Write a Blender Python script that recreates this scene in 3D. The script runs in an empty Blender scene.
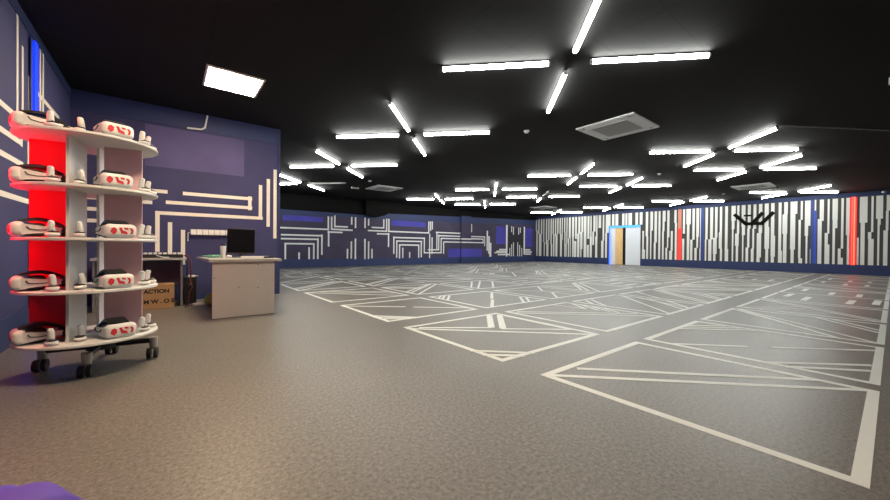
import bpy, bmesh, math, random
from mathutils import Vector, Matrix

SC = bpy.context.scene
COL = SC.collection
PI = math.pi
H = 3.483            # ceiling height
XR = 22.85           # right wall
YF = 17.49           # far wall
XL = -1.22           # left wall
YD = 8.1             # lobby wall behind the desk
XD = 1.85            # end of that wall
YN = -3.0            # wall behind the viewer

# ------------------------------------------------------------------ data
STRIPES = [(17.608,17.69,2.146,3.27),(17.551,17.632,0.42,2.146),(17.382,17.483,2.392,3.27),(17.313,17.425,0.42,2.392),(17.147,17.245,2.162,3.27),(17.079,17.188,0.42,2.162),(16.894,17.008,2.117,3.27),(16.944,17.074,0.42,2.117),(16.694,16.775,1.502,3.27),(16.645,16.72,0.42,1.502),(16.435,16.543,1.32,3.27),(16.399,16.488,0.42,1.32),(16.233,16.325,1.649,3.27),(16.305,16.388,0.42,1.649),(16.021,16.125,1.338,3.27),(15.972,16.089,0.42,1.338),(15.84,15.938,2.082,3.27),(15.774,15.886,0.42,2.082),(15.64,15.732,1.943,3.27),(15.59,15.68,0.42,1.943),(15.442,15.541,2.119,3.27),(15.519,15.601,0.42,2.119),(15.247,15.335,2.095,3.27),(15.189,15.284,0.42,2.095),(15.082,15.151,1.647,3.27),(15.137,15.21,0.42,1.647),(14.875,14.957,2.206,3.27),(14.848,14.924,0.42,2.206),(14.692,14.761,1.384,3.27),(14.744,14.819,0.42,1.384),(14.483,14.579,1.751,3.27),(14.546,14.635,0.42,1.751),(14.415,14.467,0.42,3.27),(14.156,14.311,1.845,3.27),(14.177,14.29,0.42,1.845),(13.932,14.074,1.702,3.27),(13.973,14.156,0.42,1.56),(13.671,13.831,2.073,3.27),(13.731,13.902,0.42,2.073),(13.454,13.592,2.187,3.27),(13.503,13.671,0.99,2.187),(13.572,13.651,0.42,0.99),(13.21,13.405,0.42,3.27),(12.99,13.133,1.702,3.27),(13.018,13.162,0.42,1.275),(12.828,12.923,1.845,3.27),(12.8,12.951,0.42,1.845),(12.548,12.706,2.187,3.27),(12.65,12.763,1.275,2.187),(12.41,12.557,0.42,1.845),(12.41,12.502,1.845,3.27),(12.155,12.337,2.415,3.27),(11.94,12.047,1.56,3.27),(11.976,12.137,0.42,1.56),(11.623,11.834,2.073,3.27),(11.746,11.869,0.42,2.073),(11.524,11.628,0.449,3.27),(11.266,11.42,2.5,3.27),(11.014,11.199,2.5,3.27),(10.618,10.765,2.5,3.27),(10.441,10.562,2.5,3.27),(10.163,10.377,2.5,3.27),(9.798,9.952,2.5,3.27),(9.539,9.698,2.13,3.27),(9.442,9.532,0.99,2.13),(9.375,9.547,0.42,0.99),(9.212,9.345,1.788,3.27),(9.198,9.301,0.42,1.788),(9.092,9.103,2.13,3.27),(8.941,9.075,2.13,3.27),(9.016,9.092,0.42,2.13),(8.719,8.858,1.417,3.27),(8.776,8.883,0.42,1.417),(8.532,8.637,0.42,3.27),(8.261,8.42,2.643,3.27),(8.316,8.42,2.073,2.643),(8.348,8.436,0.42,2.073),(8.057,8.174,1.702,3.27),(8.112,8.174,1.104,1.702),(8.159,8.253,0.42,1.104),(7.88,7.98,0.933,2.073),(7.903,8.057,0.42,0.933),(7.697,7.811,2.529,3.27),(7.674,7.773,0.42,2.529),(7.273,7.376,1.902,3.27),(7.302,7.405,0.42,1.617),(6.998,7.215,2.415,3.27),(7.056,7.178,0.42,2.415),(6.807,6.92,1.56,3.27),(6.906,7.013,0.42,1.56),(6.611,6.736,1.702,3.27),(6.646,6.722,1.104,1.702),(6.701,6.814,0.42,1.104),(6.48,6.556,1.075,3.27),(6.453,6.576,0.42,1.075),(6.212,6.32,1.56,3.27),(6.266,6.333,0.42,1.56),(5.979,6.105,1.56,3.27),(6.039,6.179,0.42,1.56),(5.784,5.894,1.646,3.27),(5.81,5.973,0.79,1.646),(5.855,5.96,0.42,0.79),(5.591,5.687,1.931,3.27),(5.591,5.719,1.075,1.931),(5.578,5.668,0.42,1.075),(5.351,5.464,1.047,3.27),(5.32,5.464,0.42,1.047),(5.031,5.203,2.5,3.27),(5.074,5.184,2.073,2.5),(5.111,5.172,0.42,2.073),(4.881,4.971,1.845,3.27),(4.899,5.043,1.218,1.845),(4.917,5.007,0.42,1.218),(4.643,4.791,2.187,3.27),(4.655,4.773,1.759,2.187),(4.708,4.761,0.42,1.759),(4.438,4.549,2.073,3.27),(4.475,4.561,1.132,2.073),(4.518,4.618,0.42,1.132),(4.225,4.334,2.073,3.27),(4.297,4.364,1.075,2.073),(4.309,4.413,0.42,1.075),(4.004,4.129,1.845,3.27),(4.033,4.195,0.648,1.845),(4.081,4.201,0.42,0.648),(3.77,3.915,2.13,3.27),(3.741,3.91,1.075,2.13),(3.77,3.874,0.42,1.075),(3.563,3.683,1.702,3.27),(3.529,3.683,0.705,1.702),(3.563,3.672,0.42,0.705),(3.316,3.417,0.99,3.27),(3.283,3.417,0.42,0.99),(3.102,3.223,2.7,3.27),(3.113,3.278,1.788,2.7),(3.129,3.25,0.42,1.788),(2.797,3.01,2.785,3.27),(2.86,3.01,1.075,2.785),(2.882,2.989,0.42,1.075),(2.783,3.009,2.7,3.27),(2.844,3.003,1.047,2.7),(2.884,2.963,0.42,1.047),(2.605,2.671,2.415,3.27),(2.66,2.738,0.648,2.415),(2.605,2.727,0.42,0.648),(2.355,2.534,2.13,3.27),(2.425,2.534,1.674,2.13),(2.441,2.501,0.42,1.674),(2.286,2.355,0.42,1.075),(1.945,2.069,2.329,3.27),(2.002,2.127,0.42,2.415),(1.771,1.832,1.759,3.27),(1.812,1.909,1.275,1.788),(1.761,1.909,0.42,1.275),(1.531,1.686,2.358,3.27),(1.536,1.676,1.988,2.358),(1.601,1.676,0.42,1.988),(1.359,1.43,1.104,3.27),(1.43,1.512,0.42,1.104),(1.364,1.441,0.42,0.705),(1.171,1.289,1.674,3.27),(1.197,1.256,1.075,1.674),(1.149,1.256,0.42,1.075),(0.928,0.986,0.42,1.56),(0.703,0.913,2.187,3.27),(0.769,0.882,0.42,2.187),(0.542,0.602,1.788,3.27),(0.592,0.682,1.503,1.788),(0.527,0.672,0.42,1.503),(0.296,0.477,2.329,3.27),(0.354,0.433,2.073,2.329),(0.379,0.433,0.42,2.073),(0.17,0.281,0.42,1.845),(0.104,0.209,2.643,3.27),(0.156,0.223,1.845,2.643),(-0.207,-0.05,2.157,3.27),(-0.225,-0.1,0.42,2.157),(-0.352,-0.269,2.365,3.27),(-0.385,-0.319,0.42,2.365),(-0.623,-0.509,2.38,3.27),(-0.55,-0.459,0.42,2.38),(-0.904,-0.759,2.196,3.27),(-0.925,-0.809,0.42,2.196),(-1.14,-1.007,1.55,3.27),(-1.064,-0.957,0.42,1.55),(-1.39,-1.255,1.376,3.27),(-1.313,-1.205,0.42,1.376),(-1.569,-1.465,1.487,3.27),(-1.498,-1.415,0.42,1.487),(-1.766,-1.675,2.349,3.27),(-1.798,-1.725,0.42,2.349),(-2.076,-1.925,1.674,3.27),(-2.096,-1.975,0.42,1.674),(-2.259,-2.186,1.8,3.27),(-2.294,-2.236,0.42,1.8),(-2.512,-2.401,1.434,3.27),(-2.439,-2.351,0.42,1.434),(-2.778,-2.629,2.008,3.27),(-2.798,-2.679,0.42,2.008),(-2.963,-2.845,1.73,3.27),(-2.889,-2.795,0.42,1.73)]
FARLINES = [(4.08,6.317,1.833,1.908),(6.278,6.353,1.842,2.569),(6.445,6.52,1.849,2.579),(6.447,7.39,1.85,1.925),(6.606,6.681,1.984,2.589),(6.608,7.332,1.998,2.073),(6.281,7.053,1.704,1.779),(6.298,6.373,1.018,1.805),(4.114,6.035,1.507,1.582),(5.962,6.037,0.607,1.608),(4.114,5.838,1.326,1.401),(5.765,5.84,0.401,1.419),(4.265,5.643,1.1,1.175),(4.267,4.342,0.405,1.177),(5.57,5.645,0.389,1.173),(4.883,4.958,0.398,0.722),(5.349,5.424,0.392,0.975),(7.282,7.357,0.368,0.909),(7.506,7.581,2.168,2.571),(7.716,7.791,1.995,2.569),(8.255,8.33,2.017,2.578),(8.466,8.541,2.162,2.59),(6.885,7.6,1.836,1.911),(8.683,9.453,2.034,2.109),(9.377,9.452,2.049,2.604),(8.461,9.638,1.857,1.932),(9.552,9.627,1.869,2.599),(9.693,9.768,1.858,2.591),(8.995,9.772,1.699,1.774),(9.682,9.757,1.02,1.8),(7.289,7.364,0.369,0.907),(7.494,7.569,0.366,1.295),(7.717,7.792,0.363,1.445),(8.257,8.332,0.356,1.442),(8.469,8.544,0.369,1.31),(8.676,8.751,0.366,0.912),(9.708,12.514,1.856,1.931),(12.436,12.511,1.87,2.59),(12.572,12.647,2.028,2.597),(12.698,12.773,2.118,2.604),(10.019,10.094,0.627,1.612),(10.015,12.187,1.522,1.597),(12.116,12.191,0.662,1.614),(12.12,13.47,0.653,0.728),(13.391,13.466,0.651,1.609),(10.211,10.286,0.412,1.394),(10.207,11.985,1.326,1.401),(11.894,11.969,0.428,1.408),(10.396,10.471,0.362,1.182),(10.393,11.786,1.106,1.181),(11.714,11.789,0.372,1.18),(10.611,10.686,0.384,0.983),(11.078,11.153,0.338,0.74),(12.51,12.585,0.363,1.844),(12.689,12.764,0.618,1.636),(12.428,13.195,0.833,0.908),(13.06,13.135,0.834,1.991),(13.203,13.278,0.834,1.804),(13.591,13.666,0.615,1.393),(13.017,15.55,1.91,1.985),(13.181,15.701,1.713,1.788),(13.402,15.89,1.547,1.622),(13.626,17.125,1.332,1.407),(15.939,17.255,1.733,1.808),(17.183,17.258,1.135,1.809),(15.815,17.095,1.577,1.652),(17.022,17.097,1.345,1.661),(15.945,16.02,2.059,2.602),(17.405,17.525,0.823,2.207),(17.563,17.703,0.618,1.833),(17.675,17.875,0.343,1.376),(19.381,19.541,0.397,2.703),(21.364,21.504,0.554,2.652),(19.946,20.021,2.196,2.633),(20.15,20.225,2.016,2.589),(20.735,20.81,2.033,2.561),(20.927,21.002,2.177,2.569),(19.769,19.844,0.416,1.028),(19.968,20.043,0.415,1.288),(20.169,20.244,0.413,1.446),(20.642,20.717,0.41,1.453),(20.868,20.943,0.408,1.245),(21.113,21.188,0.406,1.035),(18.68,19.52,0.855,0.955),(18.392,19.522,0.734,0.834),(18.189,19.513,0.643,0.723),(18.539,19.829,0.495,0.595),(21.477,22.166,0.842,0.942),(21.479,22.339,0.68,0.78),(21.448,22.256,0.518,0.618)]
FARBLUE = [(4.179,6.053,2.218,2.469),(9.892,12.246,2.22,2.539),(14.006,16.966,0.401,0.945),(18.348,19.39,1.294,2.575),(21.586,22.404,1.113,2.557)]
FARDARK = [(19.554,21.4,0.517,2.526)]
DESKLINES = [(0.222,1.355,1.932,1.994),(1.283,1.345,1.733,2.011),(-0.024,1.356,1.749,1.811),(-0.172,1.551,1.551,1.613),(1.477,1.539,1.566,2.264),(1.624,1.686,1.412,2.406),(1.755,1.817,1.169,2.62),(-0.171,-0.109,0.889,1.598),(0.006,0.068,0.744,1.422),(0.195,0.257,0.65,1.291),(-0.485,0.0,1.935,1.997),(-0.485,-0.211,1.727,1.789),(-1.2,-0.62,1.745,1.805),(-1.2,-0.62,1.56,1.62),(-1.2,-0.62,1.37,1.43)]
DESKPATCH = [(-0.31,1.21,2.4,3.13)]
LEFTLINES = [(5.565,5.62,2.335,3.404),(5.73,5.785,2.384,3.107),(5.951,6.006,2.505,2.871),(6.171,6.226,3.349,3.647),(6.381,6.436,2.577,3.391),(6.503,6.558,2.613,3.395),(6.115,7.38,2.772,2.827),(2.896,5.471,2.284,2.339),(2.896,5.747,2.041,2.096),(5.692,5.747,2.035,2.163),(2.896,5.763,1.821,1.876),(5.916,5.971,1.886,2.195),(2.896,6.023,1.448,1.503)]
TUBE_E = 54.0        # strength of the lit tubes
WARM_E = 74.0        # strength of the warm panels
RED_E = 24.0         # strength of the red bar on the lobby wall
EXPOSURE = 0.0


# ------------------------------------------------------------------ materials
MATS = {}
def mat(name, col, rough=.6, spec=.5, metal=0., emit=None, estr=0., noise=None, bump=None, coat=0.):
    if name in MATS: return MATS[name]
    m = bpy.data.materials.new(name); m.use_nodes = True
    nt = m.node_tree; b = nt.nodes['Principled BSDF']
    b.inputs['Base Color'].default_value = (*col, 1)
    b.inputs['Roughness'].default_value = rough
    b.inputs['Specular IOR Level'].default_value = spec
    b.inputs['Metallic'].default_value = metal
    b.inputs['Coat Weight'].default_value = coat
    if emit:
        b.inputs['Emission Color'].default_value = (*emit, 1)
        b.inputs['Emission Strength'].default_value = estr
    if noise or bump:
        tc = nt.nodes.new('ShaderNodeTexCoord')
        n = nt.nodes.new('ShaderNodeTexNoise')
        n.inputs['Scale'].default_value = (noise or bump)[0]
        n.inputs['Detail'].default_value = 5
        nt.links.new(tc.outputs['Object'], n.inputs['Vector'])
        if noise:
            r = nt.nodes.new('ShaderNodeValToRGB')
            k = noise[1]
            r.color_ramp.elements[0].position = .3; r.color_ramp.elements[1].position = .7
            r.color_ramp.elements[0].color = (*[c*(1-k) for c in col], 1)
            r.color_ramp.elements[1].color = (*[min(1, c*(1+k)) for c in col], 1)
            nt.links.new(n.outputs['Fac'], r.inputs['Fac'])
            nt.links.new(r.outputs['Color'], b.inputs['Base Color'])
        if bump:
            bp = nt.nodes.new('ShaderNodeBump'); bp.inputs['Strength'].default_value = bump[1]
            bp.inputs['Distance'].default_value = .01
            nt.links.new(n.outputs['Fac'], bp.inputs['Height'])
            nt.links.new(bp.outputs['Normal'], b.inputs['Normal'])
    MATS[name] = m
    return m

def carpet_mat():
    m = bpy.data.materials.new('carpet_floor'); m.use_nodes = True
    nt = m.node_tree; b = nt.nodes['Principled BSDF']; L = nt.links.new
    tc = nt.nodes.new('ShaderNodeTexCoord')
    n1 = nt.nodes.new('ShaderNodeTexNoise'); n1.inputs['Scale'].default_value = 48; n1.inputs['Detail'].default_value = 7; n1.inputs['Roughness'].default_value = .85
    n2 = nt.nodes.new('ShaderNodeTexNoise'); n2.inputs['Scale'].default_value = 1.3; n2.inputs['Detail'].default_value = 3
    L(tc.outputs['Object'], n1.inputs['Vector']); L(tc.outputs['Object'], n2.inputs['Vector'])
    r = nt.nodes.new('ShaderNodeValToRGB')
    r.color_ramp.elements[0].position = .34; r.color_ramp.elements[1].position = .66
    r.color_ramp.elements[0].color = (.046, .043, .038, 1); r.color_ramp.elements[1].color = (.27, .247, .22, 1)
    L(n1.outputs['Fac'], r.inputs['Fac'])
    mr = nt.nodes.new('ShaderNodeMapRange'); mr.inputs['To Min'].default_value = .88; mr.inputs['To Max'].default_value = 1.12
    L(n2.outputs['Fac'], mr.inputs['Value'])
    hs = nt.nodes.new('ShaderNodeHueSaturation'); L(mr.outputs['Result'], hs.inputs['Value']); L(r.outputs['Color'], hs.inputs['Color'])
    L(hs.outputs['Color'], b.inputs['Base Color'])
    b.inputs['Roughness'].default_value = FLOOR_ROUGH; b.inputs['Specular IOR Level'].default_value = .38
    bp = nt.nodes.new('ShaderNodeBump'); bp.inputs['Strength'].default_value = .12; bp.inputs['Distance'].default_value = .003
    L(n1.outputs['Fac'], bp.inputs['Height']); L(bp.outputs['Normal'], b.inputs['Normal'])
    return m
FLOOR_ROUGH = .40

def ceiling_mat():
    # black painted lay-in tiles: thin lighter grid of the supporting rails
    m = bpy.data.materials.new('black_ceiling_tile'); m.use_nodes = True
    nt = m.node_tree; b = nt.nodes['Principled BSDF']; L = nt.links.new
    tc = nt.nodes.new('ShaderNodeTexCoord')
    mp = nt.nodes.new('ShaderNodeMapping'); mp.inputs['Location'].default_value = (-2.595, -1.48, 0)
    L(tc.outputs['Object'], mp.inputs['Vector'])
    sx = nt.nodes.new('ShaderNodeSeparateXYZ'); L(mp.outputs['Vector'], sx.inputs['Vector'])
    outs = []
    for ax in 'XY':
        mo = nt.nodes.new('ShaderNodeMath'); mo.operation = 'PINGPONG'; mo.inputs[1].default_value = .365
        L(sx.outputs[ax], mo.inputs[0])
        lt = nt.nodes.new('ShaderNodeMath'); lt.operation = 'LESS_THAN'; lt.inputs[1].default_value = .012
        L(mo.outputs[0], lt.inputs[0]); outs.append(lt)
    mx = nt.nodes.new('ShaderNodeMath'); mx.operation = 'MAXIMUM'
    L(outs[0].outputs[0], mx.inputs[0]); L(outs[1].outputs[0], mx.inputs[1])
    mix = nt.nodes.new('ShaderNodeMix'); mix.data_type = 'RGBA'
    L(mx.outputs[0], mix.inputs['Factor'])
    mix.inputs['A'].default_value = (.0075, .007, .007, 1); mix.inputs['B'].default_value = (.004, .004, .004, 1)
    L(mix.outputs['Result'], b.inputs['Base Color'])
    b.inputs['Roughness'].default_value = .8; b.inputs['Specular IOR Level'].default_value = .25
    return m

M_FLOOR = carpet_mat()
M_CEIL = ceiling_mat()
M_TAPE = mat('white_floor_tape', (.78, .79, .75), .55)
M_NAVY = mat('navy_paint', (.022, .038, .125), .6, noise=(3, .08))
M_FABRIC = mat('purple_printed_fabric', (.038, .040, .125), .75, noise=(1.5, .12), bump=(2.2, .25))
M_FABRIC_FAR = mat('plum_printed_fabric', (.052, .042, .085), .75, noise=(1.2, .15))
M_VIOLET = mat('violet_print', (.085, .075, .21), .75, noise=(1.2, .15))
M_BLUEPATCH = mat('blue_patch', (.065, .058, .40), .75, noise=(1.0, .2))
M_DARKPRINT = mat('dark_print', (.02, .018, .03), .75)
M_STRIPE = mat('cream_wall_stripe', (.80, .76, .68), .6)
M_STRIPE_FAR = mat('white_wall_stripe', (.82, .82, .82), .6)
M_CHAR = mat('charcoal_wall_panel', (.050, .052, .048), .6, noise=(6, .1))
M_SLAT = mat('white_wall_slat', (.84, .84, .80), .55)
M_BLACKP = mat('matt_black_paint', (.006, .006, .006), .85, spec=.15)
M_BLACK = mat('black_plastic', (.012, .012, .013), .4)
M_SCREEN = mat('black_screen', (.006, .006, .008), .12)
M_WHITEP = mat('white_plastic', (.80, .79, .77), .38)
M_GREYP = mat('grey_plastic', (.32, .33, .34), .45)
M_GRILLE = mat('grey_grille', (.48, .49, .50), .5)
M_ACW = mat('cassette_white', (.90, .92, .94), .45)
M_LAMW = mat('white_laminate', (.72, .71, .69), .42)
M_DESK = mat('pale_grey_laminate', (.50, .485, .455), .45, noise=(2.5, .03))
M_DESKTOP = mat('grey_edge_laminate', (.40, .40, .38), .4)
M_TABLE = mat('dark_grey_laminate', (.17, .17, .17), .5)
M_CARD = mat('brown_cardboard', (.42, .27, .13), .85, noise=(9, .08))
M_INK = mat('black_print_ink', (.02, .017, .015), .8)
M_RED = mat('red_print', (.62, .03, .04), .5)
M_PURPLE = mat('purple_nylon', (.085, .028, .36), .6, noise=(4, .12), bump=(11, .5))
M_GREENBAG = mat('green_plastic', (.22, .30, .03), .4)
M_MINT = mat('mint_plastic', (.25, .62, .40), .45)
M_PAPER = mat('white_paper', (.8, .8, .78), .7)
M_NAVYLID = mat('navy_lid', (.008, .01, .035), .4)
M_CABLE = mat('dark_red_cable', (.10, .015, .012), .5)
M_WOOD = mat('orange_wood_veneer', (.85, .55, .25), .5, noise=(5, .06))
M_DOORW = mat('white_door', (.84, .87, .92), .5)
M_GAP = mat('dark_room', (.012, .011, .01), .8)
M_TUBE = mat('tube_glow', (.9, .9, .9), .5, emit=(.98, 1.0, .95), estr=TUBE_E)
M_TUBE_OFF = mat('tube_unlit', (.75, .75, .72), .5)
M_WARM = mat('warm_panel_glow', (.9, .9, .9), .5, emit=(1.0, .76, .50), estr=WARM_E)
M_LEDBLUE = mat('blue_led', (.02, .03, .4), .4, emit=(.001, .018, 1.0), estr=3.2)
M_LEDRED = mat('red_led', (.6, .1, .1), .4, emit=(1.0, .012, .012), estr=6.)
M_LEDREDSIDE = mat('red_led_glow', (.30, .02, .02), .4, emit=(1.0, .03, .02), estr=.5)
M_LEDORANGE = mat('orange_led_core', (.8, .3, .2), .4, emit=(1.0, .05, .015), estr=4.)
M_LEDREDWALL = mat('red_led_bright', (.6, .1, .1), .4, emit=(1.0, .012, .035), estr=RED_E)
M_SALMON = mat('salmon_stripe', (.75, .28, .20), .6)
M_REDSTRIPE = mat('red_stripe', (.55, .05, .04), .5, emit=(1.0, .03, .02), estr=.8)
M_BLUESTRIPE = mat('blue_stripe', (.03, .06, .24), .5, emit=(.05, .12, 1.0), estr=.02)
M_LEDBLUEWALL = mat('blue_led_soft', (.03, .07, .35), .4, emit=(.03, .10, 1.0), estr=.14)
M_LEDCYAN = mat('cyan_led', (.1, .4, .8), .4, emit=(.02, .36, .95), estr=.75)
M_STEEL = mat('grey_metal', (.45, .44, .42), .35, metal=.3)
M_TRUNK = mat('grey_conduit', (.42, .42, .40), .5)
M_TYRE = mat('black_rubber', (.015, .015, .015), .5)

# ------------------------------------------------------------------ mesh helpers
class MB:
    def __init__(s): s.bm = bmesh.new()
    def _x(s, vs, mtx):
        if mtx is not None: bmesh.ops.transform(s.bm, matrix=mtx, verts=vs)
    def box(s, x0, x1, y0, y1, z0, z1, bevel=0., seg=2, mtx=None):
        r = bmesh.ops.create_cube(s.bm, size=1)
        vs = r['verts']
        for v in vs:
            v.co = Vector(((x0+x1)/2+v.co.x*(x1-x0), (y0+y1)/2+v.co.y*(y1-y0), (z0+z1)/2+v.co.z*(z1-z0)))
        if bevel > 0:
            es = list({e for v in vs for e in v.link_edges})
            rr = bmesh.ops.bevel(s.bm, geom=vs+es, offset=bevel, segments=seg, profile=.5, affect='EDGES')
            vs = list({v for f in rr['faces'] for v in f.verts} | {v for v in vs if v.is_valid})
        s._x(vs, mtx)
        return s
    def tube(s, pts, r, n=10, cap=True, closed=False):
        pts = [Vector(p) for p in pts]
        rs = r if isinstance(r, (list, tuple)) else [r]*len(pts)
        rings = []; prev = None
        for i, p in enumerate(pts):
            if i == 0: d = pts[1]-p
            elif i == len(pts)-1: d = p-pts[i-1]
            else: d = (pts[i+1]-p).normalized()+(p-pts[i-1]).normalized()
            d.normalize()
            a = Vector((0, 0, 1)) if abs(d.z) < .9 else Vector((1, 0, 0))
            u = prev if prev is not None else a.cross(d)
            u = (u-d*u.dot(d)); u.normalize(); w = d.cross(u); prev = u
            rings.append([s.bm.verts.new(p+(u*math.cos(2*PI*k/n)+w*math.sin(2*PI*k/n))*rs[i]) for k in range(n)])
        for a, b in zip(rings, rings[1:]):
            for k in range(n): s.bm.faces.new((a[k], a[(k+1) % n], b[(k+1) % n], b[k]))
        if cap:
            s.bm.faces.new(rings[0][::-1]); s.bm.faces.new(rings[-1])
        return s
    def lathe(s, prof, n=24, c=(0, 0, 0), mtx=None):
        rings = []; vs = []
        for r, z in prof:
            ring = [s.bm.verts.new((c[0]+r*math.cos(2*PI*k/n), c[1]+r*math.sin(2*PI*k/n), c[2]+z)) for k in range(n)]
            rings.append(ring); vs += ring
        for a, b in zip(rings, rings[1:]):
            for k in range(n): s.bm.faces.new((a[k], a[(k+1) % n], b[(k+1) % n], b[k]))
        s.bm.faces.new(rings[0][::-1]); s.bm.faces.new(rings[-1])
        s._x(vs, mtx)
        return s
    def ball(s, c, rx, ry, rz, n=16, mtx=None):
        r = bmesh.ops.create_uvsphere(s.bm, u_segments=n, v_segments=max(6, n//2+2), radius=1)
        for v in r['verts']: v.co = Vector((c[0]+v.co.x*rx, c[1]+v.co.y*ry, c[2]+v.co.z*rz))
        s._x(r['verts'], mtx)
        return s
    def prism(s, poly, ax, a, b, mtx=None):
        # poly: 2-D outline in the two other axes (x,y order), extruded along ax from a to b
        def P(u, v, w):
            return (w, u, v) if ax == 'x' else (u, w, v) if ax == 'y' else (u, v, w)
        A = [s.bm.verts.new(P(u, v, a)) for u, v in poly]
        B = [s.bm.verts.new(P(u, v, b)) for u, v in poly]
        n = len(poly)
        s.bm.faces.new(A[::-1]); s.bm.faces.new(B)
        for k in range(n): s.bm.faces.new((A[k], A[(k+1) % n], B[(k+1) % n], B[k]))
        s._x(A+B, mtx)
        return s
    def build(s, name, m, parent=None, smooth=False, label=None, kind=None, loc=None):
        bmesh.ops.recalc_face_normals(s.bm, faces=s.bm.faces[:])
        me = bpy.data.meshes.new(name); s.bm.to_mesh(me); s.bm.free()
        me.materials.append(m)
        if smooth:
            for p in me.polygons: p.use_smooth = True
            try: me.set_sharp_from_angle(angle=math.radians(40))
            except Exception: pass
        o = bpy.data.objects.new(name, me); COL.objects.link(o)
        if parent is not None: o.parent = parent
        if label: o['label'] = label
        if kind: o['kind'] = kind
        if loc: o.location = loc
        return o

def thing(name, label, cat, loc=(0, 0, 0), rz=0., group=None):
    o = bpy.data.objects.new(name, None); COL.objects.link(o)
    o.empty_display_size = .1
    o.location = loc; o.rotation_euler = (0, 0, rz)
    o['label'] = label; o['category'] = cat
    if group: o['group'] = group
    return o

def tag(o, label, cat, group=None):
    o['label'] = label; o['category'] = cat
    if group: o['group'] = group
    return o

def copy_tree(src, parent=None):
    c = src.copy(); COL.objects.link(c)
    if parent is not None: c.parent = parent
    for ch in KIDS.get(src, []): copy_tree(ch, c)
    return c
KIDS = {}
def index_kids():
    KIDS.clear()
    for o in list(COL.objects):
        if o.parent is not None: KIDS.setdefault(o.parent, []).append(o)

def place(src, label, loc, rz, group=None):
    c = copy_tree(src); c.location = loc; c.rotation_euler = (0, 0, rz); c['label'] = label
    if group: c['group'] = group
    return c

# ------------------------------------------------------------------ setting
floor = MB().box(XL-.15, XR+.15, YN-.15, YF+.15, -.12, 0).build('floor', M_FLOOR, kind='structure')
ceiling = MB().box(XL-.15, XR+.15, YN-.15, YF+.15, H, H+.12).build('ceiling', M_CEIL, kind='structure')
def wall(name, m, *b): return MB().box(*b).build(name, m, kind='structure')
wall_left = wall('wall_left', M_FABRIC, XL-.15, XL, YN, YD+.15, 0, H)
wall_lobby = wall('wall_lobby', M_FABRIC, XL, XD, YD, YD+.15, 0, H)
wall_partition = wall('wall_partition', M_NAVY, XD-.15, XD, YD+.15, YF, 0, H)
wall_far = wall('wall_far', M_FABRIC_FAR, XD-.15, XR, YF, YF+.15, 0, H)
wall_near = wall('wall_near', M_BLACKP, XL, XR, YN-.15, YN, 0, H)
DY0, DY1, DZ = 9.66, 11.52, 2.40    # doorway in the right wall
wall_right = MB().box(XR, XR+.15, YN, DY0, 0, H).box(XR, XR+.15, DY1, YF, 0, H).box(XR, XR+.15, DY0, DY1, DZ, H).build('wall_right', M_CHAR, kind='structure')

# navy dado and header bands
def band(name, *b): return MB().box(*b).build(name, M_NAVY, kind='structure')
band('baseboard_right', XR-.02, XR, YN, DY0, 0, .415)
band('baseboard_right', XR-.02, XR, DY1, YF, 0, .415)
band('trim_1', XR-.02, XR, YN, YF, 3.28, H)
band('baseboard_far', XD, XR-.02, YF-.02, YF, 0, .40)
MB().prism([(XD, 2.44), (4.2, 2.49), (10.1, 2.56), (14.5, 2.63), (18.75, 2.74), (XR-.02, 2.88), (XR-.02, H), (XD, H)], 'y', YF-.02, YF).build('trim_2', M_NAVY, kind='structure')
band('trim_3', XL, XD, YD-.012, YD, 3.16, H)
band('trim_4', XL, XL+.012, YN, YD-.012, 3.36, H)
band('baseboard_left', XL, XL+.02, YN, YD, 0, .30)
band('baseboard_lobby', XL+.02, XD, YD-.02, YD, 0, .12)
MB().box(XD, XD+.03, YD-.02, YD+.15, 0, H).build('trim_5', M_NAVY, kind='structure')
# dark soffit above the far wall and the black beam with its bracket
MB().prism([(XD, 2.74), (9.3, 2.72), (9.3, 2.88), (14.9, 3.02), (XR-.02, 3.22), (XR-.02, H), (XD, H)], 'y', YF-.11, YF-.02).build('trim_6', M_BLACKP, kind='structure')
MB().prism([(8.2, H), (8.2, 2.70), (8.9, 2.62), (9.3, 2.74), (10.6, H)], 'y', YF-.36, YF-.11).build('trim_7', M_BLACKP, kind='structure')
# slim pilaster on the far wall
MB().box(15.0, 15.85, YF-.12, YF-.02, 0, 3.06).build('trim_8', M_FABRIC_FAR, kind='structure')
MB().box(14.98, 15.87, YF-.14, YF-.02, 2.64, 3.08).box(14.98, 15.87, YF-.14, YF-.02, 0, .40).build('trim_9', M_NAVY, kind='structure')

# wall graphics (surface pattern of each wall) and blue patches
g = MB()
for i_, (x0, x1, z0, z1) in enumerate(FARLINES):
    off = .128 if (x0 > 14.95 and x1 < 15.9) else .012
    g.box(x0, x1, YF-off-.004-.0012*(i_ % 7), YF-off+.004, z0, z1)
    if x0 < 15.0 and x1 > 15.85: g.box(15.0, 15.85, YF-.126-.001*(i_ % 5), YF-.12, z0, z1)
g.build('stripe_graphic', M_STRIPE_FAR, wall_far, kind='structure')
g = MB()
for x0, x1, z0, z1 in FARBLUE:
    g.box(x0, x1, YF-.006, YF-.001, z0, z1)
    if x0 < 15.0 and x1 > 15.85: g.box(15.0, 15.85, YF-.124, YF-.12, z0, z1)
g.build('blue_patches', M_BLUEPATCH, wall_far, kind='structure')  # flat blue rectangles on the far wall
g = MB()
for x0, x1, z0, z1 in FARDARK: g.box(x0, x1, YF-.007, YF-.001, z0, z1)
g.build('dark_graphic', M_DARKPRINT, wall_far, kind='structure')
g = MB()
for i_, (x0, x1, z0, z1) in enumerate(DESKLINES): g.box(x0, x1, YD-.004-.0008*(i_ % 6), YD-.001, z0, z1)
g.build('stripe_graphic', M_STRIPE, wall_lobby, kind='structure')
g = MB()
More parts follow.
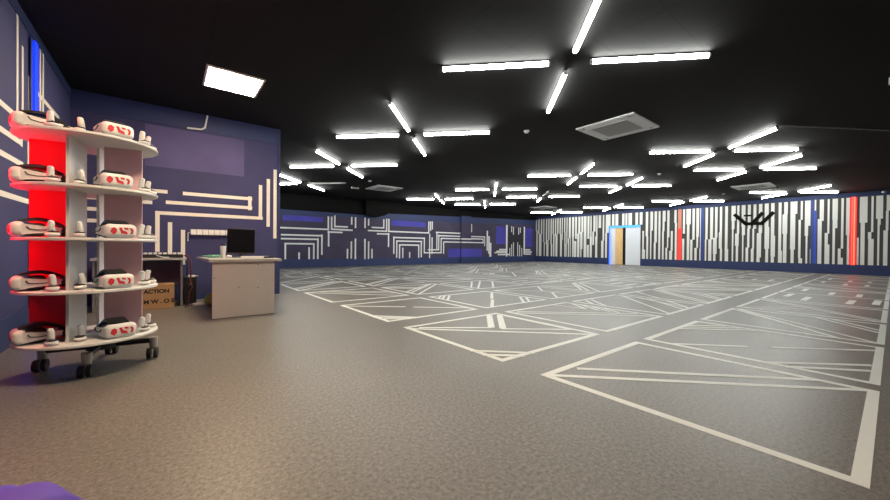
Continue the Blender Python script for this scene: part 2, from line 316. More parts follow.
for x0, x1, z0, z1 in DESKPATCH: g.box(x0, x1, YD-.004, YD-.001, z0, z1)
g.build('violet_graphic', M_VIOLET, wall_lobby, kind='structure')
g = MB()
for i_, (y0, y1, z0, z1) in enumerate(LEFTLINES): g.box(XL+.001, XL+.004+.0008*(i_ % 6), y0, y1, z0, min(z1, H-.02))
g.build('stripe_graphic', M_STRIPE, wall_left, kind='structure')
g = MB()
for i_, (y0, y1, z0, z1) in enumerate(STRIPES):
    if y1 <= y0 or z1 <= z0: continue
    parts = [(y0, y1, z0, z1)]
    if y1 > DY0-.06 and y0 < DY1+.09: parts = [(y0, y1, max(z0, DZ+.12), z1)]
    for a, b, c, d in parts:
        if d > c: g.box(XR-.006-.0015*(i_ % 5), XR-.001, a, b, c, d)
g.build('white_slat_graphic', M_SLAT, wall_right, kind='structure')

# floor tape: one mesh per taped square, part of the floor
TW = .062
def tape(name, segs):
    b = MB()
    for i, (p, q, w) in enumerate(segs):
        p = Vector(p); q = Vector(q); d = (q-p); L_ = d.length
        if L_ < .02: continue
        d /= L_; n = Vector((-d.y, d.x))*w/2
        z1 = .0012+.0002*(i % 17)
        b.prism([tuple(p-n), tuple(q-n), tuple(q+n), tuple(p+n)], 'z', .0003, z1)
    return b.build(name, M_TAPE, floor, kind='structure')
S = 1.67
def sq(k, r, lines, sides='lrbt'):
    ox, oy = 2.322+1.85*k, .055+2.065*r
    T_ = lambda u, v: (ox+u*S, oy+v*S)
    segs = []
    h = TW/2/S
    for c in sides:
        if c == 'l': segs.append((T_(h, 0), T_(h, 1), TW))
        if c == 'r': segs.append((T_(1-h, 0), T_(1-h, 1), TW))
        if c == 't': segs.append((T_(0, 1-h), T_(1, 1-h), TW))
        if c == 'b': segs.append((T_(0, h), T_(1, h), TW))
        if c == 'B': segs.append((T_(0, .016), T_(1, .016), .056))
    for s_ in lines:
        u0, v0, u1, v1 = s_[:4]; w = s_[4] if len(s_) > 4 else .05
        segs.append((T_(u0, v0), T_(u1, v1), w))
    tape('floor_marking', segs)
fan_a = [(1, .93, .03, .02), (.92, .97, 0, .17), (.86, .97, 0, .28), (.03, .95, .5, .6), (.0, .88, .42, .55)]
fan_b = [(0, .95, .98, 0), (.05, .97, 1, .12), (.0, .34, .33, 0), (0, .2, .2, 0), (.6, .97, .97, .6), (.75, .97, .97, .75)]
fan_c = [(0, .98, .55, .55), (1, .98, .55, .55), (.55, .55, .55, 0), (.1, .0, .55, .4), (1, 0, .62, .42)]
fan_d = [(.15, .5, .6, .5, .09), (.15, .25, .6, .25, .09), (.5, .8, .95, .8, .09), (.5, .1, .95, .1, .09)]
fan_e = [(.95, .92, .05, .02, .06), (.3, .95, 0, .62), (.22, .95, 0, .72), (.95, .36, .6, .02), (.95, .26, .7, .02), (.0, .5, .48, .97)]
known = {
 (0, 0): ([(.02, .98, .98, .03), (.22, .94, .98, .18)], 'lrtB'),
 (1, 0): ([(0, .86, .34, .52), (.43, .43, .87, .02), (0, .40, .41, .03), (0, .31, .27, .03), (.55, .97, .95, .60), (.64, .97, .95, .69), (.73, .97, .95, .78)], 'lrtB'),
 (2, 0): ([(1, .97, .01, .01), (.91, .97, 0, .18), (.93, .93, .08, .26), (.5, .03, .97, .4), (.63, .03, .97, .3)], 'lrtB'),
 (3, 0): ([(.96, .95, 0, 0), (1, .9, .1, .01), (.01, .96, .5, .60), (0, .86, .42, .52), (.0, .76, .36, .46)], 'lrtB'),
 (4, 0): ([(.18, .64, .70, .64, .10), (.22, .28, .72, .27, .10), (.52, .84, .97, .83, .10), (.40, .09, .97, .08, .10)], 'ltB'),
 (0, 1): ([(0, .95, .98, 0), (.09, .92, .53, .60), (.56, .53, .97, .20), (.87, .96, .53, .60, .085), (.95, .91, .58, .53, .085), (.96, .86, .96, .22, .05), (0, .25, .26, 0), (0, .15, .17, 0)], 'lrbt'),
 (1, 1): ([(.02, .91, .93, .06), (.10, .93, .93, .20), (.95, .88, .78, .62), (.97, .78, .80, .50), (.96, .66, .82, .40), (.96, .54, .84, .32), (.72, .97, .78, .62)], 'lrbt'),
 (2, 1): ([(1, .90, .06, 0), (1, .74, .60, .02), (1, .39, .62, .03), (.0, .58, .32, .93), (.0, .72, .2, .93), (1, .60, .45, .02)], 'lrbt'),
 (3, 1): ([(1, .98, .02, 0), (1, .88, .12, 0), (.02, .5, .48, .97), (.5, .02, .97, .45), (.62, .02, .97, .33)], 'lrbt'),
 (0, 2): ([(.01, .94, .5, .54), (.56, .48, .97, .12), (0, .32, .32, 0), (0, .24, .28, 0), (0, .15, .22, 0)], 'lrbt'),
 (1, 2): ([(.94, .84, .52, .43, .06), (.48, .38, .08, 0, .06), (.28, .93, 0, .62), (.22, .95, 0, .72), (.16, .95, 0, .80), (.92, .34, .58, 0), (.96, .28, .68, 0)], 'lrbt'),
 (2, 2): (fan_c, 'lrbt'), (3, 2): (fan_a, 'lrb'), (0, 3): ([(.05, .94, .92, .04), (.33, .97, .95, .5), (.2, .97, .95, .3)], 'lrbt'),
 (1, 3): (fan_a, 'lrbt'), (2, 3): ([(.66, .9, 0, .2), (.86, .9, 0, .05), (.97, .7, .3, .03)], 'lrbt'),
}
rnd = random.Random(11)
fans = [fan_a, fan_b, fan_c, fan_d, fan_e]
for r in range(8):
    for k in range(11):
        if (k, r) in known: sq(k, r, *known[(k, r)])
        else:
            ln = fans[rnd.randrange(5)]
            sq(k, r, ln[:3] if (k > 4 or r > 3) else ln, 'lrbt' if r else 'lrtB')

# doorway in the right wall
door = MB().box(XR-.05, XR+.16, DY1-.05, DY1+.02, 0, DZ+.05).box(XR-.05, XR+.16, DY0-.02, DY0+.04, 0, DZ+.05).box(XR-.05, XR+.16, DY0-.02, DY1+.02, DZ, DZ+.06).build('door_1', M_DOORW, kind='structure')
MB().box(XR+.04, XR+.09, DY0+.04, 10.56, .01, DZ, .004).build('door_leaf', M_DOORW, door, label='white door leaf')
wl = MB().box(XR+.02, XR+.07, 10.74, 11.20, .01, DZ, .004).build('door_leaf', M_WOOD, door, label='orange wood door leaf')
MB().tube([(XR-.02, 11.12, 1.05), (XR-.02, 11.02, 1.05)], .012, 8).tube([(XR+.02, 11.12, 1.05), (XR-.02, 11.12, 1.05)], .01, 8).build('door_handle', M_STEEL, wl)
MB().box(XR+.02, XR+.10, 11.20, DY1-.05, 0, DZ, .004).build('door_panel', M_DOORW, door)
MB().box(XR+.12, XR+.15, DY0+.04, DY1-.05, 0, DZ).build('dark_opening', M_GAP, door)
tag(MB().box(XR-.075, XR-.052, DY0-.03, DY1+.03, DZ-.03, DZ+.10, .005).box(XR-.07, XR-.052, DY1-.03, DY1+.03, 2.05, DZ, .004).build('led_strip', M_LEDCYAN), 'cyan glowing LED strip across the top of the doorway', 'led strip')
tag(MB().box(XR-.07, XR-.052, DY1-.03, DY1+.05, 0.02, 2.05, .004).build('led_strip', mat('blue_door_led', (.1, .2, .8), .4, emit=(.02, .09, 1.0), estr=3.0)), 'blue glowing LED strip up the left jamb of the doorway', 'led strip')

# LED bars on the right wall
def bar(label, y0, y1, pieces):
    t = thing('led_bar', label, 'led strip', (XR, (y0+y1)/2, .42))
    for i, (a, b, z0, z1, d, m, nm) in enumerate(pieces):
        MB().box(-d-.016, -.0155, a-(y0+y1)/2, b-(y0+y1)/2, z0-.42, z1-.42, .004).build(nm, m, t)
bar('bright red LED bar on the striped wall, rightmost of the coloured bars', .98, 1.19, [(.98, 1.19, .42, 3.28, .014, M_LEDREDSIDE, 'glow_panel'), (1.10, 1.135, .42, 3.28, .03, M_LEDRED, 'light_tube'), (1.035, 1.075, .42, 3.28, .03, M_LEDORANGE, 'light_tube')])
bar('blue LED bar on the striped wall to the left of the bright red bar', 2.16, 2.34, [(2.24, 2.34, .42, 3.28, .014, M_BLUESTRIPE, 'glow_panel'), (2.16, 2.239, .42, 2.80, .02, M_LEDBLUEWALL, 'light_tube'), (2.18, 2.225, 2.801, 3.28, .02, M_SLAT, 'light_tube')])
bar('red bar with salmon top on the striped wall, nearest to the doorway', 7.43, 7.63, [(7.43, 7.63, .42, 2.20, .014, M_REDSTRIPE, 'light_tube'), (7.44, 7.62, 2.201, 3.28, .014, M_SALMON, 'light_tube')])
bar('dull blue bar on the striped wall to the left of the black wall logo', 6.38, 6.52, [(6.38, 6.52, .42, 3.28, .014, M_BLUESTRIPE, 'light_tube')])
# LED bars on the left wall of the lobby
t = thing('led_bar', 'glowing blue LED bar on the left wall behind the display stand', 'led strip', (XL, 6.07, .3))
MB().box(.014, .024, -.11, .11, 0, 3.02, .004).build('backing', M_BLUESTRIPE, t)
MB().box(.0245, .045, -.05, .05, .02, 3.0, .006).build('light_tube', M_LEDBLUE, t)
t = thing('led_bar', 'glowing red LED bar on the left wall in front of the display stand', 'led strip', (XL, 3.9, .3))
MB().box(.014, .024, -.07, .07, 0, 2.4, .004).build('backing', M_BLACK, t)
MB().box(.0245, .045, -.05, .05, .55, 2.38, .006).build('light_tube', M_LEDREDWALL, t)

# black logo of slanted strokes on the striped wall
def stroke(b, pts, w, d0, d1):
    for p, q in zip(pts, pts[1:]):
        p = Vector(p); q = Vector(q); dd = (q-p).normalized(); n = Vector((-dd.y, dd.x))*w/2; e = dd*w*.25
        b.prism([tuple(p-e-n), tuple(q+e-n), tuple(q+e+n), tuple(p-e+n)], 'x', d0, d1)
b = MB()
stroke(b, [(5.05, 2.80), (4.62, 2.32), (4.38, 2.32), (4.00, 2.81)], .15, -.06, -.001)
stroke(b, [(4.30, 2.32), (4.02, 2.31), (3.60, 2.81)], .15, -.062, -.001)
stroke(b, [(4.67, 2.735), (4.40, 2.725)], .085, -.058, -.001)
tag(b.build('wall_logo', M_BLACKP, loc=(XR-.016, 0, 0)), 'black logo of slanted zigzag strokes mounted on the striped wall', 'sign')

# ------------------------------------------------------------------ ceiling things
TZ = H-.045
RI, RO = .262, 1.69
def tube_light(cx, cy, dx, dy, label, lit=True):
    q = 2**-.5
    L_ = RO-RI; mid = (RI+RO)/2
    t = thing('tube_light', label, 'ceiling light', (cx+dx*q*mid, cy+dy*q*mid, H), math.atan2(dy, dx), 'tube light crosses on the black ceiling')
    MB().box(-L_/2, L_/2, -.022, .022, -.020, -.0005, .004).build('housing', M_BLACKP, t)
    MB().tube([(-L_/2+.02, 0, -.045), (L_/2-.02, 0, -.045)], .030, 14).build('diffuser', M_TUBE if lit else M_TUBE_OFF, t, smooth=True)
    for s_ in (-1, 1):
        MB().tube([(s_*(L_/2-.02), 0, -.045), (s_*(L_/2+.004), 0, -.045)], .0315, 14).build('end_cap', M_GREYP, t, smooth=True)
CX = [4.14, 10.727, 13.898, 20.62]
CY = [2.648, 6.479, 10.278, 14.116]
RN = ['nearest', 'second', 'third', 'farthest']
CN = ['rightmost', 'right middle', 'left middle', 'leftmost']
for i, cx in enumerate(CX):
    for j, cy in enumerate(CY):
        for dx, dy, nm in ((-1, 1, 'left'), (1, -1, 'right'), (-1, -1, 'near'), (1, 1, 'far')):
            lit = not ((i, j, nm) in ((0, 3, 'right'), (2, 2, 'near')))
            tube_light(cx, cy, dx, dy, '%s tube, %s arm of the %s cross in the %s ceiling row' % ('lit white' if lit else 'unlit grey', nm, CN[j], RN[i]), lit)

def cassette(cx, cy, label):
    t = thing('air_conditioner', label, 'air conditioner', (cx, cy, H), 0, 'ceiling cassettes')
    a = .575
    b = MB()
    b.prism([(-a, -a), (a, -a), (a, a), (-a, a)], 'z', -.028, -.0005)
    b.build('panel', M_ACW, t)
    fr = MB()
    for x0, x1, y0, y1 in ((-.40, .40, -.40, -.36), (-.40, .40, .36, .40), (-.40, -.36, -.36, .36), (.36, .40, -.36, .36)):
        fr.box(x0, x1, y0, y1, -.042, -.0285, .004)
    fr.build('grille_frame', M_ACW, t)
    gr = MB().box(-.36, .36, -.36, .36, -.034, -.0285)
    for k in range(13): gr.box(-.35, .35, -.345+k*.055, -.325+k*.055, -.040, -.034)
    gr.build('intake_grille', M_GRILLE, t)
    for k in range(4):
        m_ = Matrix.Rotation(k*PI/2, 4, 'Z')
        MB().box(-.30, .30, .45, .515, -.033, -.0285, .002, mtx=m_).build('louvre', M_ACW, t)
        MB().box(.44, .53, .44, .452, -.0305, -.0284, mtx=m_).box(.44, .452, .44, .53, -.0305, -.0284, mtx=m_).build('outlet_slot', M_BLACK, t)
    return t
cassette(7.19, 3.51, 'white square ceiling cassette nearest the viewer, right of the biggest tube cross')
cassette(17.85, 3.40, 'white ceiling cassette far off above the black wall logo')
cassette(7.14, 13.25, 'white ceiling cassette on the left above the purple far wall')
cassette(17.75, 13.05, 'white ceiling cassette in the far corner where the walls meet')

def detector(cx, cy, label):
    t = thing('smoke_detector', label, 'smoke detector', (cx, cy, H), 0, 'smoke detectors')
    MB().lathe([(.055, -.018), (.062, -.012), (.062, -.0005)], 20).build('base', M_WHITEP, t, smooth=True)
    MB().lathe([(.012, -.052), (.034, -.048), (.044, -.032), (.046, -.0185)], 20).build('sensor_head', M_WHITEP, t, smooth=True)
detector(5.95, 4.82, 'small round smoke detector left of the nearest ceiling cassette')
detector(12.63, 4.77, 'small round smoke detector in mid ceiling over the doorway')
detector(19.25, 4.67, 'small round smoke detector far off to the left of the wall logo')
detector(19.25, 2.92, 'small round smoke detector beside the cassette above the wall logo')
detector(5.92, 12.1, 'small round smoke detector near the left ceiling cassette')

def panel_light(cx, cy, label):
    t = thing('panel_light', label, 'ceiling light', (cx, cy, H), 0)
    MB().box(-.365, .365, -.385, -.355, -.02, -.0005).box(-.365, .365, .355, .385, -.02, -.0005).box(-.365, -.335, -.355, .355, -.02, -.0005).box(.335, .365, -.355, .355, -.02, -.0005).build('frame', M_WHITEP, t)
    MB().box(-.334, .334, -.354, .354, -.017, -.001).build('diffuser', M_WARM, t)
panel_light(.78, 6.2, 'glowing warm square panel light in the ceiling in front of the desk')
panel_light(.20, 2.2, 'glowing warm square panel light in the lobby ceiling above the viewer')

t = thing('downlight', 'small off-white ceiling spotlight at the right edge of the view', 'ceiling light', (8.12, .02, H))
MB().lathe([(.05, -.10), (.055, -.095), (.055, -.0005)], 20).build('housing', M_WHITEP, t, smooth=True)
MB().lathe([(.042, -.104), (.044, -.1005)], 20).build('lens', M_GREYP, t)
t = thing('exit_light', 'short slim white fixture on the ceiling beside the left cassette', 'light', (6.12, 13.86, H), -.2)
MB().box(-.16, .16, -.04, .04, -.05, -.0005, .006).build('housing', M_WHITEP, t)
MB().box(-.14, .14, -.03, .03, -.056, -.0505).build('cover', M_TUBE_OFF, t)
b = MB().tube([(9.4, 1.46, H-.014), (9.9, 1.18, H-.014), (10.81, .58, H-.014), (11.62, .08, H-.014), (12.6, -.6, H-.014)], .012, 8)
tag(b.build('conduit', M_TRUNK, smooth=True), 'thin grey conduit running along the dark ceiling at right', 'pipe')
t = thing('security_camera', 'small white security camera high on the right wall at picture edge', 'camera', (XR-.021, .26, 3.41))
MB().box(-.05, -.0005, -.05, .05, -.03, .03, .008).build('bracket', M_WHITEP, t)
MB().tube([(-.05, 0, 0), (-.20, .05, -.03)], [.045, .04], 14).build('housing', M_WHITEP, t, smooth=True)

# conduit bend on the lobby wall, socket strip
b = MB().tube([(.28, YD-.03, 3.17), (.50, YD-.03, 3.19), (.55, YD-.03, 3.23), (.59, YD-.03, 3.47)], .016, 10)
tag(b.build('conduit', M_WHITEP, smooth=True), 'white bent conduit on the purple wall under the ceiling', 'pipe')
t = thing('power_strip', 'long white socket strip on the purple wall behind the monitor', 'power strip', (.66, YD-.009, 1.255))
MB().box(-.33, .33, -.05, -.0005, -.055, .055, .006).build('housing', M_GREYP, t)
for k in range(7):
    MB().box(-.318+k*.092, -.236+k*.092, -.060, -.0505, -.046, .046, .004).build('socket', M_WHITEP, t)
MB().tube([(-.33, -.02, 0), (-.36, -.02, -.02), (-.362, -.02, -.17)], .006, 8).build('cable', M_WHITEP, t)

# ------------------------------------------------------------------ display stand
SX, SY, SR = -.48, 4.0, .415
SPH = math.radians(-8)
stand = thing('display_stand', 'tall white round five-tier display stand on castors lit red at left', 'display stand', (SX, SY, 0), SPH)
TIER = [.285, .668, 1.052, 1.436, 1.822]
for z in TIER:
    MB().lathe([(SR-.006, -.022), (SR, -.018), (SR, -.004), (SR-.006, 0)], 64, (0, 0, z)).build('shelf_board', M_LAMW, stand, smooth=True)
pw = .018
PANELS = [M_LAMW, M_LAMW, mat('painted_pink_light_laminate', (.86, .53, .57), .45), mat('painted_red_light_laminate', (.85, .012, .045), .45)]  # last two: red light on white dividers painted in as base colour
PLAB = [None, None, 'white divider panel with pinkish light painted in', 'white divider panel with strong red light painted in']
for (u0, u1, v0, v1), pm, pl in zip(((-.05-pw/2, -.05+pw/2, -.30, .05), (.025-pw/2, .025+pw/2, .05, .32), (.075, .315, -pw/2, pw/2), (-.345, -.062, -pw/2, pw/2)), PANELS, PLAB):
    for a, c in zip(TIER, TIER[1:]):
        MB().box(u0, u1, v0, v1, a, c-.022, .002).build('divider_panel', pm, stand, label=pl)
bc = Matrix.Rotation(-SPH, 2) @ Vector((.04, .15))       # the foot is set back from the middle of the boards
hub = MB().lathe([(.10, .130), (.10, .2625)], 24, (bc.x, bc.y, 0))
ang = [math.radians(-97+90*k)-SPH for k in range(4)]
for a in ang:
    hub.tube([(bc.x, bc.y, .155), (bc.x+math.cos(a)*.355, bc.y+math.sin(a)*.355, .150)], [.028, .022], 8)
hub.box(-.16, .16, -.14, .12, .235, .2625, .004)
hub.build('base_frame', M_BLACK, stand)
for a in ang:
    x, y = bc.x+math.cos(a)*.345, bc.y+math.sin(a)*.345
    c = MB().tube([(x, y, .085), (x, y, .178)], [.028, .034], 14).box(x-.012, x+.012, y-.02, y+.02, .075, .112, .004).build('caster', M_STEEL, stand, smooth=True)
    MB().tube([(x-.038, y-.03, .0455), (x-.011, y-.03, .0455)], .045, 18).tube([(x+.011, y-.03, .0455), (x+.038, y-.03, .0455)], .045, 18).build('wheel', M_TYRE, c, smooth=True)

# ------------------------------------------------------------------ headsets and controllers
def make_headset():
    t = thing('vr_headset', 'x', 'vr headset', (0, 0, 0), 0, 'white headsets on the display stand')
    MB().box(-.097, .097, -.135, -.060, .004, .110, .036, 7).build('front_shell', M_WHITEP, t, smooth=True)
    MB().box(-.082, .082, -.066, .035, .006, .104, .026, 4).build('face_gasket', M_BLACK, t, smooth=True)
    for s_ in (-1, 1):
        b = MB()
        pts = [(s_*.094, -.085), (s_*.100, -.03), (s_*.096, .05), (s_*.070, .115)]
        hs = [.040, .030, .022, .018]
        # flat tapering arm
        A = []
        for (x, y), h_ in zip(pts, hs):
            A.append([b.bm.verts.new((x-s_*.007*e, y, .056+f*h_)) for e, f in ((0, -1), (0, 1), (2, 1), (2, -1))])
        for p, q in zip(A, A[1:]):
            for k in range(4): b.bm.faces.new((p[k], p[(k+1) % 4], q[(k+1) % 4], q[k]))
        b.bm.faces.new(A[0][::-1]); b.bm.faces.new(A[-1])
        arm = b.build('side_strap', M_WHITEP, t, smooth=True)
        # dark curved accent line along the arm
        MB().tube([(s_*.103, -.062, .076), (s_*.104, -.048, .058), (s_*.102, -.01, .052), (s_*.099, .045, .055)], .0035, 6).build('accent_line', M_BLACK, arm)
    MB().ball((0, .128, .052), .085, .036, .042, 18).build('rear_pad', M_BLACK, t, smooth=True)
    MB().lathe([(.022, 0), (.026, .006), (.026, .018), (.022, .022)], 18, mtx=Matrix.Translation((0, .155, .055)) @ Matrix.Rotation(-PI/2, 4, 'X')).build('dial', M_WHITEP, t, smooth=True)
    b = MB(); A = []
    for k in range(9):
        f = k/8; y = -.10+.225*f; z = .104+.034*math.sin(PI*f)-.022*f
        A.append([b.bm.verts.new(v) for v in ((-.062, y, z-.006), (.062, y, z-.006), (.050, y, z+.016), (-.050, y, z+.016))])
    for p, q in zip(A, A[1:]):
        for k in range(4): b.bm.faces.new((p[k], p[(k+1) % 4], q[(k+1) % 4], q[k]))
    b.bm.faces.new(A[0][::-1]); b.bm.faces.new(A[-1])
    b.build('top_strap', M_BLACK, t, smooth=True)
    # red printed marks on the front shell
    st = MB()
    y0, y1 = -.1365, -.134
    def pr(*pts): st.prism([(x*1.18, .056+(z-.056)*1.25) for x, z in pts], 'y', y0, y1)
    pr((-.060, .050), (-.054, .072), (-.040, .078), (-.027, .066), (-.030, .046), (-.044, .034))
    pr((-.018, .076), (-.004, .078), (.002, .060), (.024, .052), (.026, .036), (-.006, .042))
    pr((.008, .078), (.030, .076), (.030, .064), (.012, .066))
    pr((.036, .076), (.050, .074), (.058, .060), (.052, .040), (.040, .038), (.046, .056))
    st.build('front_print', M_RED, t)
    return t
def make_controller():
    t = thing('vr_controller', 'x', 'vr controller', (0, 0, 0), 0, 'white controllers on the display stand')
    MB().ball((0, 0, .020), .036, .046, .020, 18).build('head', M_WHITEP, t, smooth=True)
    fp = MB().lathe([(.026, 0), (.030, .004), (.024, .008)], 20, (0, -.008, .035)).build('face_plate', M_BLACK, t, smooth=True)
    MB().tube([(-.008, -.012, .042), (-.008, -.012, .052)], [.004, .007], 10).build('thumbstick', M_GREYP, fp)
    MB().tube([(.006, .022, .016), (.008, .020, .045), (.004, .016, .085), (.0, .010, .112), (0, .008, .120)], [.016, .020, .019, .017, .009], 14).build('grip', M_WHITEP, t, smooth=True)
    return t
hs = make_headset(); ct = make_controller()
index_kids()
TN = ['bottom', 'second lowest', 'middle', 'second highest', 'top']
def on_stand(u, v):
    c, s_ = math.cos(SPH), math.sin(SPH)
    return SX+u*c-v*s_, SY+u*s_+v*c
rr = random.Random(5)
first = [True, True]
def put(kind, z, u, v, rz, label):
    src = hs if kind == 0 else ct
    x, y = on_stand(u, v)
    if first[kind]:
        src.location = (x, y, z); src.rotation_euler = (0, 0, rz); src['label'] = label; first[kind] = False
        return src
    return place(src, label, (x, y, z), rz)
for i, z in enumerate(TIER):
    z += .0005
    put(0, z, -.245+rr.uniform(-.008, .008), -.152+rr.uniform(-.005, .005), math.radians(-76+rr.uniform(-3, 3)), 'white headset with black strap at the left end of the %s tier' % TN[i])
    put(0, z, .176+rr.uniform(-.01, .01), -.190+rr.uniform(-.008, .008), math.radians(20+rr.uniform(-4, 4)), 'white headset with red front print on the right of the %s tier' % TN[i])
    put(1, z, -.115, -.335+rr.uniform(-.008, .008), math.radians(rr.uniform(20, 60)), 'white controller standing beside the left headset on the %s tier' % TN[i])
    put(1, z, .012, -.285+rr.uniform(-.008, .008), math.radians(rr.uniform(-20, 20)), 'white controller standing just right of the front divider, %s tier' % TN[i])
    put(1, z, .345, -.105+rr.uniform(-.006, .006), math.radians(rr.uniform(60, 110)), 'white controller right beside the red-printed headset on the %s tier' % TN[i])
    put(1, z, .358, .055+rr.uniform(-.008, .008), math.radians(rr.uniform(60, 110)), 'white controller at the far right end of the %s tier' % TN[i])

# ------------------------------------------------------------------ desk and what is on it
DT = .815
desk = thing('desk', 'pale grey front-panelled reception desk standing before the purple wall', 'desk', (.88, 6.3, 0), 0)
MB().prism([(-.50, .90), (-.44, -.62), (.47, -.62), (.55, .90)], 'z', DT-.035, DT).build('desk_top', M_DESKTOP, desk)
MB().box(-.40, .38, -.575, -.55, .004, DT-.036, .002).build('front_panel', M_DESK, desk)
MB().box(.36, .385, -.548, .85, .004, DT-.036, .002).build('side_panel', M_DESK, desk)
for x, z in ((.157, .40), (-.085, .42), (.157, .735), (-.375, .56)):
    MB().tube([(x, -.5765, z), (x, -.5745, z)], .008, 10).build('screw_cap', M_BLACK, desk)

mon = thing('monitor', 'black flat computer monitor standing on the desk', 'monitor', (.965, 6.75, DT), math.radians(-4))
MB().lathe([(.13, 0), (.13, .010), (.03, .016)], 28).build('stand_base', M_BLACK, mon, smooth=True)
MB().box(-.03, .03, .0, .02, .012, .20, .003).build('stand_neck', M_BLACK, mon)
tl = Matrix.Translation((0, 0, .055)) @ Matrix.Rotation(math.radians(-6), 4, 'X') @ Matrix.Rotation(math.radians(1.5), 4, 'Y')
MB().box(-.205, .205, -.035, 0, 0, .42, .006, mtx=tl).build('housing', M_BLACK, mon)
MB().box(-.198, .198, -.037, -.0355, .02, .412, mtx=tl).build('screen', M_SCREEN, mon)

cup = thing('paper_cup', 'tall white paper cup with dark blue lid on the desk', 'cup', (.70, 6.62, DT))
MB().lathe([(.028, 0), (.044, .19)], 24).build('cup_body', M_PAPER, cup, smooth=True)
MB().lathe([(.046, .1905), (.046, .203), (.038, .208), (.036, .222)], 24).build('lid', M_NAVYLID, cup, smooth=True)
gp = MB()
for k, (x, y, a) in enumerate(((0, 0, .2), (.07, .06, 1.0), (-.05, .08, -.5), (.02, -.06, .5))):
    gp.box(-.07, .07, -.05, .05, .0005+.011*k, .011+.011*k, .003, mtx=Matrix.Translation((x, y, 0)) @ Matrix.Rotation(a, 4, 'Z'))
tag(gp.build('plastic_folder', M_MINT, loc=(.565, 6.62, DT)), 'mint green plastic folder pile at the left of the desk', 'folder')
m_ = thing('mouse', 'small white mouse on the desk right beside the cup', 'mouse', (.775, 6.58, DT), .5)
MB().ball((0, 0, .0215), .034, .055, .021, 16).build('shell', M_WHITEP, m_, smooth=True)
MB().tube([(-.004, -.03, .036), (.004, -.03, .036)], .008, 10).build('scroll_wheel', M_BLACK, m_)
kb = thing('keyboard', 'white keyboard lying at the right of the desk in front of monitor', 'keyboard', (1.10, 6.28, DT), math.radians(-3))
MB().box(-.20, .20, -.065, .065, .0005, .022, .006).build('case', M_WHITEP, kb)
kk = MB()
for r_ in range(4):
    for c_ in range(13): kk.box(-.188+c_*.029, -.163+c_*.029, -.055+r_*.029, -.030+r_*.029, .0222, .029)
kk.build('keys', M_WHITEP, kb)
pp = MB()
for k in range(3): pp.box(-.11, .11, -.15, .15, .0005+.003*k, .003+.003*k, mtx=Matrix.Rotation(.15*k-.1, 4, 'Z'))
tag(pp.build('paper_stack', M_PAPER, loc=(1.28, 6.75, DT)), 'loose white papers at the right rear corner of the desk', 'paper')
gl = thing('glasses_case', 'dark slim case lying on the right of the desk by keyboard', 'case', (1.26, 6.08, DT), .1)
MB().box(-.075, .075, -.022, .022, .0005, .03, .010, 4).build('lid', M_BLACK, gl, smooth=True)

# bag, cables and pc in the gap between table and desk
bg = MB().ball((0, 0, .11), .10, .14, .11, 18)
for v in bg.bm.verts:
    a = math.atan2(v.co.y, v.co.x); f = 1+.10*math.sin(5*a+9*v.co.z)+.05*math.sin(31*v.co.z)
    v.co.x *= f; v.co.y *= f; v.co.z = max(.001, v.co.z)
tag(bg.build('plastic_bag', M_GREENBAG, smooth=True, loc=(.58, 7.0, 0)), 'crumpled yellow-green plastic bag on the floor under the desk', 'bag')
pc = thing('pc_tower', 'black computer tower on the floor between table and desk', 'computer', (.31, 7.62, 0))
MB().box(-.085, .085, -.20, .20, .012, .46, .006).build('case', M_BLACK, pc)
for x in (-.07, .07):
    for y in (-.17, .17): MB().lathe([(.014, 0), (.014, .013)], 12, (x, y, 0)).build('foot', M_BLACK, pc)
MB().box(-.02, .02, -.206, -.201, .33, .36, .001).build('front_port', M_GREYP, pc)
ad = thing('power_adapter', 'white power adapter resting on top of the black computer tower', 'adapter', (.315, 7.50, .46), .2)
MB().box(-.06, .06, -.03, .03, .0005, .035, .008).build('body', M_WHITEP, ad)
MB().tube([(.06, 0, .018), (.09, -.02, .02), (.10, -.04, .012)], .005, 8).build('cord', M_WHITEP, ad)
ad = thing('power_adapter', 'white power adapter lying on the floor before the computer tower', 'adapter', (.40, 7.22, 0), .4)
MB().box(-.07, .07, -.035, .035, .0005, .045, .010).build('body', M_WHITEP, ad)
MB().tube([(.07, 0, .02), (.10, .02, .008), (.14, .03, .008)], .005, 8).build('cord', M_WHITEP, ad)

table = thing('side_table', 'dark grey side table with open front behind the display stand', 'table', (-.27, 7.6, 0))
MB().box(-.62, .52, -.36, .42, .765, .80, .003).build('table_top', M_DESKTOP, table)
MB().box(.44, .47, -.32, .40, .002, .764, .002).build('side_panel', M_TABLE, table)
MB().box(-.60, -.57, -.32, .40, .002, .764, .002).build('side_panel', M_TABLE, table)
MB().box(-.569, .439, .36, .38, .30, .764, .002).build('back_panel', M_TABLE, table)

